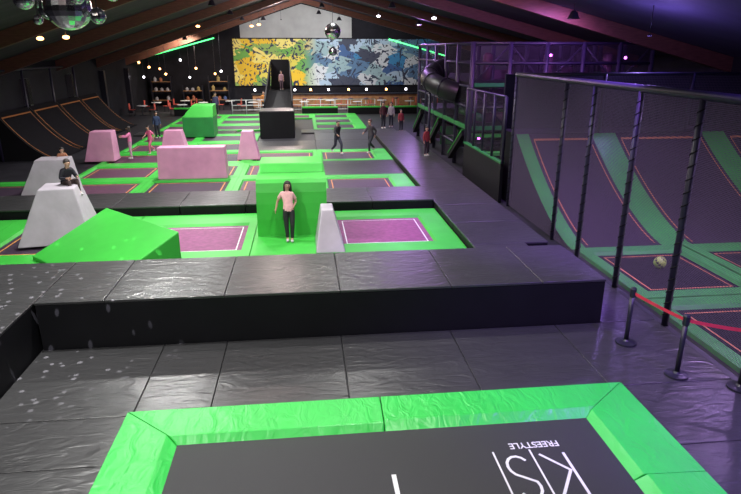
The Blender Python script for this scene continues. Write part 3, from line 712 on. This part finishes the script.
    parts.append(ellvf((H.x, fy-.088, H.z-.014), (.013, .018, .022), 8, 6))
    for sg in (-1, 1): parts.append(ellvf((H.x+sg*.084, fy+.005, H.z-.01), (.012, .02, .03), 8, 6))
    nf = sum(len(p[1]) for p in parts)
    eyes = [ellvf((H.x+sg*.032, fy-.080, H.z+.008), (.013, .009, .008), 8, 6) for sg in (-1, 1)]
    mouth = [ellvf((H.x, fy-.078, H.z-.052), (.024, .008, .008), 8, 6)]
    ne = sum(len(p[1]) for p in eyes); nm = len(mouth[0][1])
    Vv, Ff = merge(parts+eyes+mouth)
    mobj('body', sc(Vv), Ff, None, t, smooth=True, mats=[M['skin'], M['eye'], M['lips']], fm=[0]*nf+[1]*ne+[2]*nm)
    garment(tf, .010, 'trousers', cloth(trousers)); garment(sf, .017, 'top_garment', cloth(shirt))
    for sd in 'LR':
        a = J['an'+sd]; c = a+fd*.055+Vector((0, 0, -.045))
        v, f = ellvf(c, (.047, .13, .044), 12, 8)
        mobj('shoe', sc(v), f, cloth(shoes), t, smooth=True)
    hp = [ellvf((H.x, fy+.03, H.z+.03), (.102, .095, .1), 14, 10)]
    if longhair: hp += [ellvf((H.x, fy+.075, H.z-.15), (.10, .05, .22), 12, 8), ellvf((H.x+.09, fy-.01, H.z-.14), (.036, .06, .22), 8, 8), ellvf((H.x-.09, fy-.01, H.z-.14), (.036, .06, .22), 8, 8)]
    Vh, Fh = merge(hp); mobj('hair', sc(Vh), Fh, cloth(hair, 'hair', 0.5), t, smooth=True)
    return t
person('girl in pale pink top leaning back on the green block', (-0.52, 14.66, 0.1), 0.0, 1.55, (0.75, 0.42, 0.42), (0.015, 0.015, 0.018), longhair=True,
       pose=dict(pelvis=(.03, .20, .91), spine=(.02, .27, 1.05), chest=(-.01, .35, 1.24), neckb=(-.015, .40, 1.355), neck=(-.01, .41, 1.41), head0=(.0, .405, 1.485), head1=(.015, .41, 1.56), top=(.025, .42, 1.61),
                 shL=(.135, .37, 1.31), shR=(-.155, .37, 1.32), hipL=(.115, .18, .84), hipR=(-.055, .18, .84),
                 elL=(.24, .40, 1.08), wrL=(.16, .20, .97), elR=(-.28, .41, 1.11), wrR=(-.34, .36, .88), knL=(.12, .02, .50), anL=(.10, .0, .09), knR=(-.05, .10, .48), anR=(-.03, .06, .09)))
SIT = {k_: (v_[0], v_[1], v_[2]-.82) for k_, v_ in STAND.items()}
SIT.update(spine=(0, -.04, .26), chest=(0, -.12, .43), neckb=(0, -.17, .54), neck=(0, -.185, .59), head0=(0, -.21, .66), head1=(0, -.23, .73), top=(0, -.23, .78), shL=(.145, -.15, .50), shR=(-.145, -.15, .50),
           knL=(.13, -.38, .22), anL=(.13, -.42, -.16), knR=(-.13, -.38, .22), anR=(-.13, -.44, -.16), elL=(.24, -.2, .28), wrL=(.16, -.38, .3), elR=(-.24, -.16, .28), wrR=(-.17, -.38, .3))
person('child in dark clothes crouching on the grey foam obstacle', (-6.35, 16.15, 1.38), 0.9, 1.5, (0.02, 0.02, 0.03), (0.05, 0.03, 0.03), pose=SIT, sleeve='long')
person('child in brown top leaning over the pale foam obstacle', (-8.6, 21.9, 0.95), 0.5, 1.25, (0.35, 0.15, 0.08), (0.04, 0.04, 0.06), pose=SIT)
STRIDE = dict(knL=(.1, -.22, .53), anL=(.1, -.20, .11), knR=(-.1, .03, .49), anR=(-.1, .36, .22), elL=(.22, .16, 1.14), wrL=(.2, .1, .92), elR=(-.24, -.12, 1.14), wrR=(-.22, -.3, 1.05), chest=(0, -.04, 1.28), neckb=(0, -.06, 1.40), neck=(0, -.07, 1.455), head0=(0, -.09, 1.53), head1=(0, -.1, 1.605), top=(0, -.1, 1.655), shL=(.145, -.03, 1.355), shR=(-.145, -.03, 1.355))
LEAN = dict(elL=(.24, -.18, 1.2), wrL=(.2, -.38, 1.2), elR=(-.24, -.16, 1.2), wrR=(-.2, -.36, 1.22))
person('child in pink top leaning at the pink foam block', (-7.9, 27.8, 0.1), -1.3, 1.45, (0.7, 0.2, 0.4), (0.5, 0.3, 0.4), pose=LEAN, longhair=True, sleeve='long')
person('child in pink clothes walking on a trampoline', (-7.4, 29.4, 0.05), -0.6, 1.35, (0.75, 0.15, 0.3), (0.6, 0.15, 0.25), pose=STRIDE)
person('child in dark blue standing on a trampoline', (-8.3, 34.8, 0.05), 0.3, 1.5, (0.03, 0.05, 0.12), (0.02, 0.02, 0.03), sleeve='long')
person('child in black walking across the field', (1.5, 28.3, 0.05), 0.6, 1.6, (0.02, 0.02, 0.025), (0.03, 0.03, 0.05), sleeve='long', pose=STRIDE)
person('child in dark jacket striding over the green pads', (3.1, 28.2, 0.1), -0.9, 1.6, (0.05, 0.04, 0.05), (0.02, 0.02, 0.03), sleeve='long', pose=STRIDE, hair=(0.08, 0.03, 0.02))
person('visitor in dark coat standing in the aisle', (5.0, 38.2, 0.0), 0.4, 1.7, (0.08, 0.02, 0.03), (0.02, 0.02, 0.03), sleeve='long')
person('visitor in pale shirt standing in the aisle', (5.6, 38.8, 0.0), -0.4, 1.6, (0.3, 0.25, 0.3), (0.02, 0.02, 0.04), sleeve='long')
person('child in red top near the walkway', (5.9, 36.6, 0.0), 0.2, 1.35, (0.3, 0.04, 0.05), (0.02, 0.02, 0.03), sleeve='long')
person('visitor in red and black by the climbing frame', (5.35, 26.0, 0.3), 0.5, 1.3, (0.25, 0.03, 0.04), (0.03, 0.02, 0.03), sleeve='long')
person('child in pale top standing on the jump tower', (-1.45, 40.6, 2.31), 0.1, 1.2, (0.5, 0.3, 0.35), (0.1, 0.06, 0.08))
person('visitor in dark jacket beside the cafe tables', (-6.6, 46.3, 0.1), 0.3, 1.7, (0.05, 0.05, 0.12), (0.02, 0.02, 0.03), sleeve='long')
person('visitor in orange top in the seating area', (-3.2, 49.0, 0.0), 0.3, 1.7, (0.5, 0.2, 0.05), (0.02, 0.02, 0.03), sleeve='long')

# ------------------------------------------------------------------ mirror balls and lamps
def mball(loc, r, facets=(20, 14), lab='faceted silver mirror ball hanging from the roof'):
    t = thing('mirror_ball', lab, 'mirror ball', loc, 0.3, 'mirror balls')
    mobj('ball_body', *ellvf((0, 0, 0), (r, r, r), *facets), M['mirror'], t)
    tube('cord', [(0, 0, r*0.98), (0, 0, roofz(loc[0])-loc[2]-0.03)], max(0.006, r*0.03), M['steel'], t, 6)
for loc, r in (((-2.36, 6.76, 5.22), 0.23), ((-2.06, 6.7, 5.13), 0.08), ((-2.75, 7.35, 5.24), 0.13), ((-3.02, 7.36, 5.33), 0.11), ((-1.95, 6.9, 5.36), 0.08), ((-2.72, 6.9, 5.10), 0.05), ((-2.2, 7.1, 5.45), 0.12), ((-2.6, 6.5, 5.4), 0.1), ((-2.1, 6.3, 5.28), 0.07)):
    mball(loc, r)
mball((1.3, 26.6, 5.55), 0.34); mball((1.8, 37.0, 4.72), 0.25)

def lampbody(loc):  # invented housing hung around each spot added to light the hall
    t = thing('added_floodlight', 'added round floodlight hanging under the roof', 'ceiling lamp', loc, 0, 'added floodlights')
    v, f = lathe([(0.05, 0.32), (0.12, 0.25), (0.2, 0.06), (0.22, 0.04)], 14); mobj('housing', v, f, M['steel'], t)
    tube('rod', [(0, 0, 0.3), (0, 0, max(0.32, roofz(loc[0])-loc[2]-0.08))], 0.015, M['steel'], t, 6)
def spotlamp(loc, target, power, col, size=150, rad=0.2, blend=0.6):
    lampbody(loc)
    ld = bpy.data.lights.new('lamp_light', 'SPOT'); ld.energy = power; ld.color = col; ld.spot_size = math.radians(size); ld.spot_blend = blend; ld.shadow_soft_size = rad
    lo = bpy.data.objects.new('lamp_light', ld); link(lo); lo.location = (loc[0], loc[1], loc[2]-0.02)
    d = Vector(target)-Vector(loc); lo.rotation_euler = d.to_track_quat('-Z', 'Y').to_euler()
    return lo
def glow(loc, power, col, rad=0.12):  # added ambience fill that lifts the roof; socket and rod are invented
    t = thing('fill_lamp', 'added fill lamp hanging from the roof', 'ceiling lamp', (loc[0], loc[1], loc[2]+0.2), 0, 'added fill lamps')
    v, f = lathe([(0.03, 0.06), (0.06, 0.03), (0.06, 0.0)], 10); mobj('socket', v, f, M['steel'], t)
    tube('rod', [(0, 0, 0.05), (0, 0, max(0.1, roofz(loc[0])-loc[2]-0.3))], 0.01, M['steel'], t, 6)
    ld = bpy.data.lights.new('fill_light', 'POINT'); ld.energy = power; ld.color = col; ld.shadow_soft_size = rad
    lo = bpy.data.objects.new('fill_light', ld); link(lo); lo.location = loc
W = (1.0, 0.99, 0.96)
for y, p in ((3.0, 1700), (10, 1800), (17, 2200), (25, 2400), (33, 2500), (41, 2500), (49, 2400)):
    spotlamp((-4.5, y, 6.9), (-4.5, y+0.01, 0), p, W)
    spotlamp((1.4, y+2, 7.5), (1.4, y+2.01, 0), p*0.7, W, size=130)
for y, p in ((1, 200), (12, 200), (20, 200), (28, 220), (36, 260), (47, 900)):
    glow((-1.5, y, 6.7), p, (1.0, 0.8, 0.75))
for y in (8, 18): glow((10.5, y, 5.0), 240, (0.40, 0.25, 1.0))
for y in (6, 12):
    spotlamp((10.5, y, 5.6), (10.5, y+0.5, 0), 1300, (0.62, 0.38, 1.0))
spotlamp((9.5, 21.3, 5.8), (8.8, 25, 2.5), 800, (0.62, 0.24, 1.0))
spotlamp((5.2, 21.3, 6.8), (7.2, 25, 1.5), 700, (0.8, 0.35, 0.8))
spotlamp((4.6, 32, 6.8), (6.6, 30, 1.0), 700, (0.65, 0.35, 1.0))
spotlamp((7.5, 40, 6.3), (7, 36, 1), 1200, (0.6, 0.3, 1.0))
spotlamp((6.5, 4.5, 6.7), (6.5, 8, 0), 2800, (0.32, 0.13, 1.0), size=82)
spotlamp((6.5, 12.0, 6.7), (5.9, 13.5, 0), 2800, (0.38, 0.15, 1.0), size=80)
spotlamp((6.3, 19.5, 6.7), (5.2, 20, 0), 1300, (0.5, 0.22, 1.0), size=85)
spotlamp((3, 50.5, 7.0), (3, 57, 4), 1800, W, size=140)
spotlamp((-3, 50.5, 7.0), (-1, 57, 7), 800, W, size=100)
spotlamp((-9, 49.5, 5.5), (-10, 55, 1), 1400, (1, 0.8, 0.6), size=140)
lo = spotlamp((-3.2, 6.2, 6.8), (-4.9, 9.6, 0.5), 1500, (1, 0.95, 1), size=52, rad=0.01, blend=0.9)
ld = lo.data; ld.use_nodes = True; n = ld.node_tree.nodes; l = ld.node_tree.links
em = n['Emission']; tc = n.new('ShaderNodeTexCoord'); vo = n.new('ShaderNodeTexVoronoi'); vo.inputs['Scale'].default_value = 36
l.new(tc.outputs['Normal'], vo.inputs['Vector'])
lt = n.new('ShaderNodeMath'); lt.operation = 'LESS_THAN'; lt.inputs[1].default_value = 0.2; l.new(vo.outputs['Distance'], lt.inputs[0])
ml = n.new('ShaderNodeMath'); ml.operation = 'MULTIPLY'; ml.inputs[1].default_value = 9.0; l.new(lt.outputs[0], ml.inputs[0]); l.new(ml.outputs[0], em.inputs['Strength'])
for i, loc in enumerate(((-9.5, 24, 5.2), (-8.7, 24.3, 5.25), (-3.5, 45, 6.4), (-3.0, 45, 6.5), (3.2, 22, 7.2), (-6.4, 40, 6.2), (-2.0, 14, 7.6), (3.6, 20, 6.9), (4.2, 21, 6.6), (7.0, 33, 6.4), (5.0, 41, 6.9), (2.4, 17.5, 7.3))):
    t = thing('ceiling_lamp', 'small round lamp under the roof', 'ceiling lamp', loc, 0, 'small roof lamps')
    mobj('lamp_glass', *ellvf((0, 0, 0), (0.13, 0.13, 0.07), 10, 6), M['lampwarm'] if i < 7 else M['lampwhite'], t)
    tube('rod', [(0, 0, 0.06), (0, 0, roofz(loc[0])-loc[2]-0.05)], 0.012, M['steel'], t, 6)

S.world = bpy.data.worlds.new('world'); S.world.use_nodes = True
S.world.node_tree.nodes['Background'].inputs[0].default_value = (0.30, 0.28, 0.36, 1); S.world.node_tree.nodes['Background'].inputs[1].default_value = 0.3
